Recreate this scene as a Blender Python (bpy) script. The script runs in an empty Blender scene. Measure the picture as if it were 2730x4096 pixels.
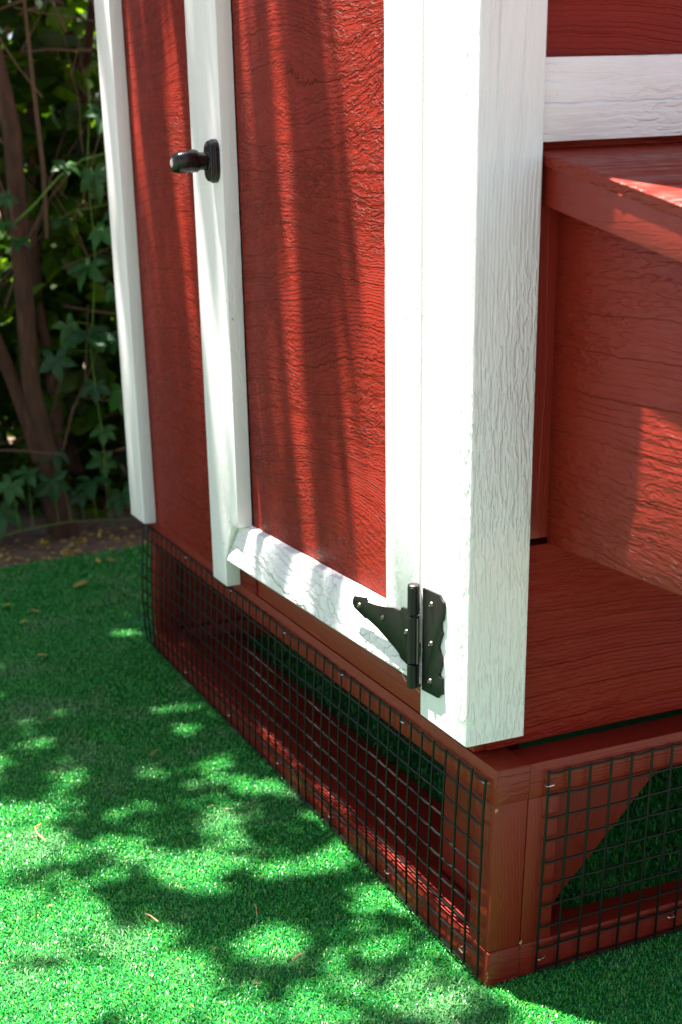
import bpy, bmesh, math, random
import numpy as np
from mathutils import Vector, Matrix, noise
random.seed(7); rng = np.random.default_rng(11)
IN = 0.0254                                   # everything below is measured in inches
scene = bpy.context.scene
C = scene.collection
R = math.radians

# ------------------------------------------------------------------ camera
CAMP = Vector((38.101, -24.136, 30.545))
Rr = ((0.3961686362675856, 0.9179721182410847, -0.01943197802215444),
      (0.2533360864823089, -0.12962524611590104, -0.958654329179818),
      (-0.8825368201518251, 0.3748659569784407, -0.28390892091465947))
cd = bpy.data.cameras.new('camera'); cam = bpy.data.objects.new('camera', cd); C.objects.link(cam)
m = Matrix.Identity(4)
for i in range(3):
    m[i][0] = Rr[0][i]; m[i][1] = -Rr[1][i]; m[i][2] = -Rr[2][i]; m[i][3] = CAMP[i] * IN
cam.matrix_world = m
cd.sensor_fit = 'VERTICAL'; cd.sensor_height = 36; cd.sensor_width = 24
cd.lens = 36 * 5148.59 / 4096
cd.shift_x = 176.6 / 4096; cd.shift_y = 243.1 / 4096
cd.clip_start = 0.02; cd.clip_end = 500
cd.dof.use_dof = True; cd.dof.focus_distance = 1.36; cd.dof.aperture_fstop = 6.7
scene.camera = cam

# ------------------------------------------------------------------ light
EL = R(77); SX, SY = 0.807, 0.590              # horizontal way the light travels
KX = SX / math.tan(EL); KY = SY / math.tan(EL)
world = bpy.data.worlds.new('World'); scene.world = world; world.use_nodes = True
nt = world.node_tree; nt.nodes.clear()
sky = nt.nodes.new('ShaderNodeTexSky'); sky.sky_type = 'NISHITA'; sky.sun_disc = False
sky.sun_elevation = EL; sky.sun_rotation = math.atan2(-SX, -SY)
bg = nt.nodes.new('ShaderNodeBackground'); bg.inputs[1].default_value = 0.042
wo = nt.nodes.new('ShaderNodeOutputWorld')
hs_ = nt.nodes.new('ShaderNodeHueSaturation'); hs_.inputs['Saturation'].default_value = .62
nt.links.new(sky.outputs[0], hs_.inputs['Color']); nt.links.new(hs_.outputs[0], bg.inputs[0]); nt.links.new(bg.outputs[0], wo.inputs[0])
ld = bpy.data.lights.new('sun', 'SUN'); ld.energy = 5; ld.angle = R(0.53); ld.color = (1.0, 0.955, 0.88)
sun = bpy.data.objects.new('sun', ld); C.objects.link(sun)
sun.rotation_euler = Vector((SX * math.cos(EL), SY * math.cos(EL), -math.sin(EL))).to_track_quat('-Z', 'Y').to_euler()
scene.view_settings.view_transform = 'Standard'; scene.view_settings.look = 'None'
scene.view_settings.exposure = 2.44; scene.view_settings.gamma = 1
scene.render.engine = 'CYCLES'
scene.cycles.max_bounces = 7

# ------------------------------------------------------------------ helpers
def tag(o, label=None, cat=None, group=None, kind=None):
    if label: o['label'] = label
    if cat: o['category'] = cat
    if group: o['group'] = group
    if kind: o['kind'] = kind
    return o
def thing(name, loc, label, cat, group=None):
    o = bpy.data.objects.new(name, None); C.objects.link(o)
    o.location = Vector(loc) * IN; o.empty_display_size = .05
    o['_l'] = 1; del o['_l']
    return tag(o, label, cat, group)
def link(name, me, mat, parent=None):
    o = bpy.data.objects.new(name, me); C.objects.link(o)
    if mat: me.materials.append(mat)
    if parent:
        o.parent = parent
        if parent.type == 'EMPTY' and parent.parent is None:
            o.matrix_parent_inverse = Matrix.Translation(parent.location).inverted()
    return o
class MB:
    """collects shapes (inches) into one mesh"""
    def __init__(s): s.v = []; s.f = []
    def add(s, vs, fs):
        n = len(s.v); s.v += [tuple(v) for v in vs]; s.f += [tuple(i + n for i in f) for f in fs]; return s
    def box(s, x0, x1, y0, y1, z0, z1, bev=0.04):
        bm = bmesh.new(); bmesh.ops.create_cube(bm, size=1)
        for v in bm.verts:
            v.co = Vector(((x0 + x1) / 2 + v.co.x * (x1 - x0), (y0 + y1) / 2 + v.co.y * (y1 - y0), (z0 + z1) / 2 + v.co.z * (z1 - z0)))
        if bev: bmesh.ops.bevel(bm, geom=bm.edges[:], offset=bev, segments=2, profile=.6, affect='EDGES')
        bm.verts.index_update()
        s.add([v.co[:] for v in bm.verts], [[v.index for v in f.verts] for f in bm.faces]); bm.free(); return s
    def prism(s, pts, d0, d1, axis='y', bev=0.0):
        """outline pts in the plane across `axis`, extruded from d0 to d1"""
        def P(a, b, d): return {'y': (a, d, b), 'x': (d, a, b), 'z': (a, b, d)}[axis]
        bm = bmesh.new()
        vs = [bm.verts.new(P(a, b, d0)) for a, b in pts]; f = bm.faces.new(vs)
        r = bmesh.ops.extrude_face_region(bm, geom=[f])
        dv = Vector(P(0, 0, d1)) - Vector(P(0, 0, d0))
        for g in r['geom']:
            if isinstance(g, bmesh.types.BMVert): g.co += dv
        bmesh.ops.recalc_face_normals(bm, faces=bm.faces[:])
        if bev: bmesh.ops.bevel(bm, geom=bm.edges[:], offset=bev, segments=2, profile=.6, affect='EDGES', clamp_overlap=True)
        bm.verts.index_update()
        s.add([v.co[:] for v in bm.verts], [[v.index for v in f.verts] for f in bm.faces]); bm.free(); return s
    def loft(s, rings, cap=True):
        n = len(rings[0]); vs = [p for r in rings for p in r]; fs = []
        for i in range(len(rings) - 1):
            for j in range(n):
                a = i * n + j; b = i * n + (j + 1) % n
                fs.append((a, b, b + n, a + n))
        if cap: fs.append(tuple(range(n - 1, -1, -1))); fs.append(tuple(range((len(rings) - 1) * n, len(rings) * n)))
        return s.add(vs, fs)
    def tube(s, pts, r, n=6):
        pts = [Vector(p) for p in pts]; rings = []
        for i, p in enumerate(pts):
            t = (pts[min(i + 1, len(pts) - 1)] - pts[max(i - 1, 0)]).normalized()
            u = t.cross(Vector((.31, .17, 1)) if abs(t.z) < .9 else Vector((1, .2, 0))).normalized(); w = t.cross(u)
            rr = r[i] if hasattr(r, '__len__') else r
            rings.append([tuple(p + (u * math.cos(a) + w * math.sin(a)) * rr) for a in [2 * math.pi * k / n for k in range(n)]])
        return s.loft(rings)
    def mesh(s, name, fn=None, smooth=True):
        me = bpy.data.meshes.new(name)
        vs = [fn(*v) for v in s.v] if fn else s.v
        me.from_pydata([(x * IN, y * IN, z * IN) for x, y, z in vs], [], s.f); me.update()
        bm = bmesh.new(); bm.from_mesh(me); bmesh.ops.recalc_face_normals(bm, faces=bm.faces[:]); bm.to_mesh(me); bm.free()
        if smooth:
            me.polygons.foreach_set('use_smooth', [True] * len(me.polygons))
            try: me.set_sharp_from_angle(angle=R(38))
            except Exception: pass
        return me
    def build(s, name, mat, parent=None, fn=None, smooth=True):
        return link(name, s.mesh(name, fn, smooth), mat, parent)
def jit(pts, amp=.02, step=.6, seed=0.):
    """hand-cut, paint-built edges: subdivide an outline and wander slightly"""
    out = []; n = len(pts)
    for i in range(n):
        a = Vector(pts[i]).to_2d(); b = Vector(pts[(i + 1) % n]).to_2d(); L = (b - a).length; k = max(1, int(L / step))
        d = (b - a).normalized(); nn = Vector((-d.y, d.x))
        for j in range(k):
            p = a + (b - a) * j / k
            if j: p = p + nn * amp * (noise.noise(Vector((p.x * .9, p.y * .9, seed))) + .7 * noise.noise(Vector((p.x * 4, p.y * 4, seed))))
            out.append((p.x, p.y))
    return out
def HW(x, y, z):                                # the front wall flares very slightly towards the top
    return (x * (1 + .0012 * (z - 10)) if x < 0 and z > 10 else x, y, z)
def BS(x, y, z): return (x, y + (z - 4.6) * .027, z)   # the stand is a little out of plumb

# ------------------------------------------------------------------ materials
class N:
    def __init__(s, name):
        s.m = bpy.data.materials.new(name); s.m.use_nodes = True; s.t = s.m.node_tree; s.t.nodes.clear()
        s.out = s.n('ShaderNodeOutputMaterial'); s.p = s.n('ShaderNodeBsdfPrincipled'); s.l(s.p.outputs[0], s.out.inputs[0])
        s.tc = s.n('ShaderNodeTexCoord')
    def n(s, t, **k):
        x = s.t.nodes.new(t)
        for a, b in k.items(): setattr(x, a, b)
        return x
    def l(s, a, b): s.t.links.new(a, b)
    def set(s, sock, v):
        if hasattr(v, 'is_linked') or isinstance(v, bpy.types.NodeSocket): s.l(v, sock)
        else: sock.default_value = v
    def math(s, op, a, b=0.0, c=None):
        x = s.n('ShaderNodeMath', operation=op); s.set(x.inputs[0], a); s.set(x.inputs[1], b)
        if c is not None: s.set(x.inputs[2], c)
        return x.outputs[0]
    def noise(s, vec, scale, detail=2, rough=.5, dist=0):
        x = s.n('ShaderNodeTexNoise'); s.l(vec, x.inputs['Vector']); x.inputs['Scale'].default_value = scale
        x.inputs['Detail'].default_value = detail; x.inputs['Roughness'].default_value = rough; x.inputs['Distortion'].default_value = dist
        return x.outputs['Fac']
    def mapping(s, vec, scale, loc=(0, 0, 0)):
        x = s.n('ShaderNodeMapping'); s.l(vec, x.inputs[0]); x.inputs['Scale'].default_value = scale; x.inputs['Location'].default_value = loc
        return x.outputs[0]
    def ramp(s, fac, stops):
        x = s.n('ShaderNodeValToRGB'); s.l(fac, x.inputs[0]); e = x.color_ramp.elements
        while len(e) < len(stops): e.new(.5)
        for k, (p, c) in enumerate(stops):
            e[k].position = p; e[k].color = (c if hasattr(c, '__len__') else (c, c, c)) + (1,) if hasattr(c, '__len__') else (c, c, c, 1)
        return x.outputs[0]
    def mix(s, fac, a, b):
        x = s.n('ShaderNodeMix', data_type='RGBA'); s.set(x.inputs[0], fac)
        s.set(x.inputs[6], a + (1,) if isinstance(a, tuple) else a); s.set(x.inputs[7], b + (1,) if isinstance(b, tuple) else b)
        return x.outputs[2]
    def bump(s, h, dist, strength=1):
        x = s.n('ShaderNodeBump'); x.inputs['Strength'].default_value = strength; x.inputs['Distance'].default_value = dist
        s.l(h, x.inputs['Height']); s.l(x.outputs[0], s.p.inputs['Normal']); return x

def wood(name, col, along='x', freq=3.2, warp=3.0, depth=.022, rough=.42, jag=.28, seed=0., var=.06, chips=0., smoothz=.5, mscale=1.0, spec=.5, specks=.7):
    """painted panel embossed with a wood grain: wavy ring lines running `along` one axis"""
    s = N(name)
    inch = s.mapping(s.tc.outputs['Object'], (39.37,) * 3, (seed * 3.1, seed * 1.7, seed * 2.3))
    sep = s.n('ShaderNodeSeparateXYZ'); s.l(inch, sep.inputs[0])
    ax = {'x': 0, 'y': 1, 'z': 2}[along]
    a = sep.outputs[ax]
    if along == 'z': c = s.math('ADD', sep.outputs[0], sep.outputs[1])
    else: c = sep.outputs[2] if along in 'xy' else sep.outputs[0]
    o = s.math('MULTIPLY', sep.outputs[1 if along == 'x' else 0], .25)
    cb = s.n('ShaderNodeCombineXYZ'); s.l(a, cb.inputs[0]); s.l(c, cb.inputs[1]); s.l(o, cb.inputs[2]); v = cb.outputs[0]
    big = s.noise(s.mapping(v, (.05 * mscale, .11 * mscale, .1)), 1, 1.5, .45)
    mid = s.noise(s.mapping(v, (.35, .8, .3)), 1, 2, .5)
    fine = s.noise(s.mapping(v, (2.0, 2.4, 1)), 1, 4, .65)
    t = s.math('ADD', c, s.math('MULTIPLY', s.math('SUBTRACT', big, .5), warp * 4))
    t = s.math('ADD', s.math('MULTIPLY', t, freq), s.math('MULTIPLY', s.math('SUBTRACT', mid, .5), 1.5))
    t = s.math('ADD', t, s.math('MULTIPLY', s.math('SUBTRACT', fine, .5), jag * 5.5))
    fr = s.math('FRACT', t)
    saw = s.ramp(fr, [(0., 0.), (.18, 1.), (.35, .82), (1., 0.)])
    fl = s.math('FLOOR', t)
    # each ring is embossed to its own depth, and breaks up along its length
    wn = s.n('ShaderNodeTexNoise'); cb2 = s.n('ShaderNodeCombineXYZ'); s.l(s.math('MULTIPLY', fl, 3.7), cb2.inputs[1])
    s.l(s.math('MULTIPLY', a, .22), cb2.inputs[0]); s.l(cb2.outputs[0], wn.inputs['Vector']); wn.inputs['Scale'].default_value = 1; wn.inputs['Detail'].default_value = 2
    amp = s.ramp(wn.outputs['Fac'], [(.3, .12), (.62, 1.)])
    mask = s.ramp(s.noise(s.mapping(v, (.08, .2, .2), (9, 4, 2)), 1, 2), [(smoothz - .16, .25), (smoothz + .1, 1.)])
    # short broken ridges that follow the ring direction
    cb3 = s.n('ShaderNodeCombineXYZ'); s.l(s.math('MULTIPLY', a, .85), cb3.inputs[0]); s.l(s.math('MULTIPLY', t, .72), cb3.inputs[1]); s.l(o, cb3.inputs[2])
    sn = s.noise(cb3.outputs[0], 1, 2, .55)
    short = s.ramp(sn, [(.34, 0.), (.47, .25), (.53, 1.), (.68, .55)])
    m2 = s.ramp(s.noise(s.mapping(v, (.1, .16, .2), (31, 14, 2)), 1, 1.5), [(.42, 0.), (.58, 1.)])
    # terraces: wide smooth steps with a sharp lip
    tf = s.math('FRACT', s.math('MULTIPLY', t, .17)); terr = s.ramp(tf, [(0., 0.), (.03, 1.), (.2, .8), (1., 0.)])
    inv = s.math('SUBTRACT', 1.0, m2)
    h = s.math('MULTIPLY', s.math('MULTIPLY', saw, amp), mask)
    h = s.math('ADD', s.math('MULTIPLY', h, s.math('ADD', s.math('MULTIPLY', inv, .75), .25)), s.math('MULTIPLY', s.math('MULTIPLY', short, m2), .9))
    h = s.math('ADD', h, s.math('MULTIPLY', s.math('MULTIPLY', terr, 1.25), s.ramp(mid, [(.4, .3), (.6, 1.)])))
    # fine stringy grain between the rings
    g2 = s.noise(s.mapping(v, (1.1, 9., 2.)), 1, 3, .6)
    g3 = s.noise(inch, 14, 2, .6)
    h = s.math('ADD', h, s.math('ADD', s.math('MULTIPLY', g2, .34), s.math('MULTIPLY', g3, .07)))
    s.bump(h, depth * IN)
    tone = s.noise(s.mapping(v, (.3, .5, .5), (3, 3, 3)), 1, 4, .6)
    k = s.ramp(tone, [(.25, 1 - var), (.75, 1 + var)])
    cc = s.n('ShaderNodeMix', data_type='RGBA', blend_type='MULTIPLY'); cc.inputs[0].default_value = 1
    cc.inputs[6].default_value = col + (1,); s.l(k, cc.inputs[7]); base = cc.outputs[2]
    if chips:
        sp = s.n('ShaderNodeTexVoronoi'); s.l(s.mapping(inch, (1, 1, .8)), sp.inputs['Vector']); sp.inputs['Scale'].default_value = .55
        n2 = s.noise(inch, 6, 2)
        dd = s.math('ADD', sp.outputs['Distance'], s.math('MULTIPLY', n2, .09))
        base = s.mix(s.ramp(dd, [(.065, 1.), (.085, 0.)]), base, (.33, .31, .3))
    vo = s.n('ShaderNodeTexVoronoi'); s.l(inch, vo.inputs['Vector']); vo.inputs['Scale'].default_value = 1.3     # pollen and dust specks
    sel = s.math('GREATER_THAN', s.noise(inch, .9, 2), .53)
    base = s.mix(s.math('MULTIPLY', s.ramp(vo.outputs['Distance'], [(.02, 1.), (.036, 0.)]), s.math('MULTIPLY', sel, specks)), base, (.42, .28, .10))
    s.l(base, s.p.inputs['Base Color'])
    rr = s.ramp(s.noise(inch, 2.0, 3), [(.3, rough - .06), (.7, rough + .1)]); s.l(rr, s.p.inputs['Roughness'])
    s.p.inputs['Specular IOR Level'].default_value = spec
    return s.m

RED = (.20, .0145, .0062); WHITE = (.80, .785, .775)
M = {}
M['panel'] = wood('red_embossed_panel', RED, 'x', 5.4, 1.9, .12, .42, seed=1.3, jag=.42, spec=.12)
M['panel2'] = wood('red_embossed_siding', RED, 'x', 6.5, 1.5, .10, .42, seed=5.1, jag=.36, spec=.12)
M['side'] = wood('red_embossed_side', RED, 'y', 5.4, .7, .06, .44, seed=2.2, jag=.16, spec=.15)
M['boxside'] = wood('red_embossed_box', RED, 'x', 4.2, .8, .055, .40, seed=4.4, jag=.13, smoothz=.42, spec=.3)
M['plain_red'] = wood('red_painted_lumber', RED, 'x', 7, .5, .009, .42, seed=3.3, spec=.4)
M['red_v'] = wood('red_painted_lumber_upright', RED, 'z', 7, .5, .009, .42, seed=4.3, spec=.4)
M['red_end'] = wood('red_painted_end_grain', (.19, .014, .008), 'y', 3.4, .5, .02, .4, seed=6.6, spec=.5)
M['white_v'] = wood('white_painted_trim', WHITE, 'z', 2.6, .8, .013, .45, seed=2.9, var=.02, chips=1, spec=.4)
M['white_side'] = wood('white_embossed_trim', WHITE, 'z', 6.5, .35, .045, .5, seed=9.2, var=.02, jag=.09, spec=.3)
M['white_x'] = wood('white_embossed_rail', WHITE, 'x', 2.4, 1.8, .10, .45, seed=5.7, var=.02, jag=.3, spec=.4)
M['white_y'] = wood('white_embossed_band', WHITE, 'y', 4.6, .5, -.07, .42, seed=7.7, var=.02, jag=.11, spec=.4)

def metal(name, col, rough, met=1., spots=0., spec=.5):
    s = N(name); inch = s.mapping(s.tc.outputs['Object'], (39.37,) * 3)
    n = s.noise(inch, 9, 4, .7)
    s.l(s.mix(s.ramp(n, [(.45, 0.), (.75, spots)]), col, tuple(min(1, c * 3 + .015) for c in col)), s.p.inputs['Base Color'])
    s.p.inputs['Metallic'].default_value = met
    s.l(s.ramp(n, [(.3, rough), (.7, rough + .15)]), s.p.inputs['Roughness']); s.bump(s.noise(inch, 30, 2), .0001, .5); s.p.inputs['Specular IOR Level'].default_value = spec
    return s.m
M['black'] = metal('black_coated_steel', (.006, .006, .0055), .3, .2, .2, .35)
M['bronze'] = metal('oil_rubbed_bronze', (.004, .0035, .004), .16, .1, .0)
M['chrome'] = metal('bright_steel', (.75, .72, .68), .2)
M['screw'] = metal('dull_steel_screw', (.16, .14, .125), .28)
M['wire'] = metal('black_vinyl_wire', (.004, .0045, .004), .34, .0, .1, .3)
M['dark'] = metal('dark_void', (.006, .005, .005), .8, 0)
def thread():
    s = N('pale_thread'); s.p.inputs['Base Color'].default_value = (.75, .62, .5, 1); return s.m
M['thread'] = thread()

def turf_base():
    s = N('turf_backing'); inch = s.mapping(s.tc.outputs['Object'], (39.37,) * 3)
    n = s.noise(inch, 5, 4, .7); b = s.noise(inch, .12, 3)
    c = s.mix(s.ramp(n, [(.35, 0.), (.65, 1.)]), (.001, .09, .022), (.003, .20, .042))
    s.l(c, s.p.inputs['Base Color']); s.p.inputs['Roughness'].default_value = .6; s.bump(n, .006)
    return s.m
def blade_mat():
    s = N('turf_blades'); inch = s.mapping(s.tc.outputs['Object'], (39.37,) * 3)
    at = s.n('ShaderNodeAttribute'); at.attribute_name = 'tone'
    c = s.ramp(at.outputs['Fac'], [(0., (.003, .13, .022)), (.45, (.018, .30, .036)), (.8, (.12, .33, .036)), (1., (.36, .44, .16))])
    worn = s.ramp(s.noise(s.mapping(inch, (1, 1, 0)), .13, 5, .65), [(.50, 0.), (.68, .75)])
    c2 = s.mix(worn, c, (.16, .29, .13))
    s.l(c2, s.p.inputs['Base Color']); s.p.inputs['Roughness'].default_value = .32; s.p.inputs['Specular IOR Level'].default_value = .35
    return s.m
M['turf'] = turf_base(); M['blade'] = blade_mat()
def soil():
    s = N('soil'); inch = s.mapping(s.tc.outputs['Object'], (39.37,) * 3)
    n = s.noise(inch, .8, 6, .7); s.l(s.ramp(n, [(.3, (.07, .045, .03)), (.6, (.20, .13, .09)), (.8, (.34, .25, .18))]), s.p.inputs['Base Color'])
    s.p.inputs['Roughness'].default_value = .95; s.bump(n, .02); return s.m
M['soil'] = soil()
def leafmat(name, c0, c1, trans=.25, rough=.45):
    s = N(name); at = s.n('ShaderNodeAttribute'); at.attribute_name = 'tone'
    inch = s.mapping(s.tc.outputs['Object'], (39.37,) * 3)
    c = s.mix(at.outputs['Fac'], c0, c1)
    v = s.ramp(s.noise(inch, 1.4, 3), [(.3, .75), (.7, 1.2)])
    cc = s.n('ShaderNodeMix', data_type='RGBA', blend_type='MULTIPLY'); cc.inputs[0].default_value = 1; s.l(c, cc.inputs[6]); s.l(v, cc.inputs[7])
    s.l(cc.outputs[2], s.p.inputs['Base Color']); s.p.inputs['Roughness'].default_value = rough; s.p.inputs['Specular IOR Level'].default_value = .35
    tr = s.n('ShaderNodeBsdfTranslucent'); y = s.n('ShaderNodeMix', data_type='RGBA', blend_type='MULTIPLY'); y.inputs[0].default_value = 1
    s.l(cc.outputs[2], y.inputs[6]); y.inputs[7].default_value = (3.6, 3.4, .35, 1); s.l(y.outputs[2], tr.inputs[0])
    mx = s.n('ShaderNodeMixShader'); mx.inputs[0].default_value = trans
    s.l(s.p.outputs[0], mx.inputs[1]); s.l(tr.outputs[0], mx.inputs[2]); s.l(mx.outputs[0], s.out.inputs[0])
    return s.m
M['leaf'] = leafmat('hedge_leaves', (.005, .018, .003), (.055, .11, .006), .42)
M['creeper'] = leafmat('creeper_leaves', (.010, .05, .014), (.03, .12, .02), .2, .5)
M['crown'] = leafmat('crown_leaves', (.03, .08, .015), (.06, .13, .02), .12)
M['litter'] = leafmat('dry_leaves', (.30, .19, .05), (.45, .36, .08), .1, .7)
def bark():
    s = N('bark'); inch = s.mapping(s.tc.outputs['Object'], (39.37,) * 3)
    n = s.noise(s.mapping(inch, (1.6, 1.6, .35)), 1, 5, .7)
    s.l(s.ramp(n, [(.3, (.022, .010, .006)), (.6, (.085, .038, .02)), (.8, (.15, .08, .045))]), s.p.inputs['Base Color'])
    s.p.inputs['Roughness'].default_value = .9; s.bump(n, .006); return s.m
M['bark'] = bark()
def twigm(name, c):
    s = N(name); inch = s.mapping(s.tc.outputs['Object'], (39.37,) * 3)
    s.l(s.mix(s.noise(inch, .5, 3), tuple(k * .6 for k in c), tuple(k * 1.3 for k in c)), s.p.inputs['Base Color']); s.p.inputs['Roughness'].default_value = .8
    return s.m
M['twig'] = twigm('dead_twig', (.12, .065, .038)); M['shoot'] = twigm('green_shoot', (.10, .20, .03)); M['straw'] = twigm('dry_straw', (.45, .24, .12))

# ------------------------------------------------------------------ ground
def sheet(name, x0, x1, y0, y1, z, mat, kind='structure'):
    me = bpy.data.meshes.new(name)
    me.from_pydata([(x0 * IN, y0 * IN, z * IN), (x1 * IN, y0 * IN, z * IN), (x1 * IN, y1 * IN, z * IN), (x0 * IN, y1 * IN, z * IN)], [], [(0, 1, 2, 3)])
    o = link(name, me, mat); tag(o, kind=kind); return o
sheet('ground', -6000, 6000, -6000, 6000, -.45, M['soil'])
# turf mat: edge runs along x = -70
tb = MB(); tb.prism([(-66.15, -40), (24, -40), (24, 44), (-75.4, 44)], -.30, -.06, 'z')
turf_b = tb.build('artificial_turf_ground', M['turf'], smooth=False); tag(turf_b, kind='structure')
def bounce_ground_mat():  # neutral grey for the unseen ground added around the turf
    s = N('neutral_bounce_grey'); inch = s.mapping(s.tc.outputs['Object'], (39.37,) * 3)
    n = s.noise(inch, .6, 6, .65); s.l(s.ramp(n, [(.3, (.09, .087, .08)), (.7, (.15, .145, .135))]), s.p.inputs['Base Color'])
    s.p.inputs['Roughness'].default_value = .85; s.bump(n, .002); return s.m
pm = bounce_ground_mat()
pt = MB(); pt.prism([(24.05, -160), (260, -160), (260, 44), (24.05, 44)], -.40, -.12, 'z').prism([(-60, -160), (24, -160), (24, -40.05), (-60, -40.05)], -.40, -.12, 'z')
tag(pt.build('unseen_bounce_ground', pm, smooth=False), kind='structure')  # unseen paving, added to cut green turf bounce and fill the coop neutrally
def edge_x(y): return -70.55 - .11 * y

def blades(n, x0, x1, y0, y1, h, w, inside=None):
    x = rng.uniform(x0, x1, n); y = rng.uniform(y0, y1, n)
    k = x > edge_x(y) + .1
    # nothing grows through the rails of the stand
    k &= ~((x < .05) & (x > -44.7) & (y > -.05) & (y < 1.5)); k &= ~((x < .05) & (x > -1.55) & (y > 0) & (y < 40)); k &= ~((x < -1) & (y > 1.3) & (y < 5.5) & (x > -44))
    x = x[k]; y = y[k]; n = len(x)
    th = rng.uniform(0, 2 * np.pi, n); lean = rng.uniform(.1, 1.5, n); hh = h * rng.uniform(.35, 1.25, n); ww = w * rng.uniform(.7, 1.2, n)
    dx, dy = np.cos(th), np.sin(th); px, py = -dy, dx
    V = np.zeros((n, 5, 3))
    for i, (t, wd) in enumerate([(0, 1.), (.6, .9), (1., 0.)]):
        off = lean * hh * t * t; z = hh * t * np.cos(lean * t * .75)
        cx = x + dx * off; cy = y + dy * off
        if i < 2:
            V[:, 2 * i] = np.stack([cx - px * ww * wd / 2, cy - py * ww * wd / 2, z - .07], 1)
            V[:, 2 * i + 1] = np.stack([cx + px * ww * wd / 2, cy + py * ww * wd / 2, z - .07], 1)
        else: V[:, 4] = np.stack([cx, cy, z - .07], 1)
    return V.reshape(-1, 3) * IN, n, np.clip(rng.beta(2, 2.4, n), 0, 1)
parts = [blades(230000, -30, 12, -23, 1.6, .19, .05), blades(40000, 0, 14, 0, 14, .19, .05), blades(75000, -52, -30, -20, 0.0, .21, .06),
         blades(60000, -73, -52, -20, 10, .26, .08), blades(16000, -14, -1.5, 5.4, 22, .36, .07), blades(9000, -72, -44.7, 0, 22, .4, .09), blades(5000, -44, -14, 5.4, 12, .36, .08)]
V = np.concatenate([p[0] for p in parts]); nb = sum(p[1] for p in parts); tone = np.concatenate([p[2] for p in parts]) * .88
me = bpy.data.meshes.new('turf_blades')
me.vertices.add(len(V)); me.vertices.foreach_set('co', V.ravel().astype(np.float32))
base = (np.arange(nb) * 5)[:, None]
loops = np.concatenate([base + np.array([0, 1, 3, 2]), base + np.array([2, 3, 4])], 1).ravel()
me.loops.add(len(loops)); me.loops.foreach_set('vertex_index', loops.astype(np.int32))
ls = np.stack([np.arange(nb) * 7, np.arange(nb) * 7 + 4], 1).ravel(); lt = np.tile([4, 3], nb)
me.polygons.add(nb * 2); me.polygons.foreach_set('loop_start', ls.astype(np.int32)); me.polygons.foreach_set('loop_total', lt.astype(np.int32))
at = me.attributes.new('tone', 'FLOAT', 'POINT'); at.data.foreach_set('value', np.repeat(tone, 5).astype(np.float32))
me.update(calc_edges=True); me.validate()
o = link('turf_pile', me, M['blade']); tag(o, 'short curled green blades of the artificial turf', 'artificial grass', kind='stuff')

# ------------------------------------------------------------------ leaf helpers
def leaf_shape(L, W, fold=.18, droop=.2):
    """returns verts (local x along the leaf) and faces of a pointed, folded, slightly toothed leaf"""
    prof = [(0, 0), (.12, .35), (.3, .86), (.48, 1.), (.62, .84), (.70, .78), (.84, .40), (1, 0)]
    vs = []; fs = []
    for t, w in prof: vs.append((t * L, 0, -droop * L * t * t))
    n = len(prof)
    for sgn in (-1, 1):
        b = len(vs)
        for t, w in prof[1:-1]: vs.append((t * L, sgn * w * W / 2, fold * w * W / 2 - droop * L * t * t))
        m_ = n - 2
        for i in range(m_ + 1):
            a = i; a2 = i + 1; e = b + i - 1; e2 = b + i
            if i == 0: f = (0, 1, b)
            elif i == m_: f = (a, a2, e)
            else: f = (a, a2, e2, e)
            fs.append(f if sgn > 0 else f[::-1])
    return vs, fs
def mat_of(d, up, p):
    x = Vector(d).normalized(); z = (Vector(up) - x * Vector(up).dot(x)).normalized(); y = z.cross(x)
    return Matrix(((x.x, y.x, z.x, p[0]), (x.y, y.y, z.y, p[1]), (x.z, y.z, z.z, p[2]), (0, 0, 0, 1)))
def set_tone(me, vals):
    a = me.attributes.new('tone', 'FLOAT', 'POINT'); a.data.foreach_set('value', np.asarray(vals, dtype=np.float32))

def leaf_mass(name, pts, size, mat, parent, upbias=.5, tonefn=None):
    """one mesh of many small leaves: 6-vertex folded blades"""
    n = len(pts); P = np.array(pts)
    d = rng.normal(size=(n, 3)); d[:, 2] = d[:, 2] * .5 - .25; d /= np.linalg.norm(d, axis=1)[:, None]
    u = rng.normal(size=(n, 3)) + np.array([0, 0, upbias * 2]); u -= d * (u * d).sum(1)[:, None]; u /= np.linalg.norm(u, axis=1)[:, None]
    s = np.cross(u, d); L = size * rng.uniform(.6, 1.3, n)[:, None]; W = L * .58
    vs = np.stack([P, P + d * L * .35 + s * W / 2 + u * W * .12, P + d * L * .7 + s * W * .38 + u * W * .08, P + d * L, P + d * L * .7 - s * W * .38 + u * W * .08, P + d * L * .35 - s * W / 2 + u * W * .12], 1)
    me = bpy.data.meshes.new(name); me.vertices.add(n * 6); me.vertices.foreach_set('co', (vs.reshape(-1) * IN).astype(np.float32))
    b = (np.arange(n) * 6)[:, None]; lo = np.concatenate([b + np.array([0, 1, 2, 3]), b + np.array([0, 3, 4, 5])], 1).ravel()
    me.loops.add(len(lo)); me.loops.foreach_set('vertex_index', lo.astype(np.int32))
    me.polygons.add(n * 2); me.polygons.foreach_set('loop_start', (np.arange(n * 2) * 4).astype(np.int32)); me.polygons.foreach_set('loop_total', np.full(n * 2, 4, dtype=np.int32))
    set_tone(me, np.repeat(rng.uniform(0, 1, n), 6)); me.update(calc_edges=True); me.validate()
    return link(name, me, mat, parent)

# ------------------------------------------------------------------ coop stand (low frame wrapped in welded wire)
H = 9.34
stand = thing('coop_stand', (-22, 20, 0), 'low red timber frame covered in black welded wire, under the coop', 'stand')
LEND = -44.6; DEEP = 40.
def B(*a, **k): return MB().box(*a, **k)
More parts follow.
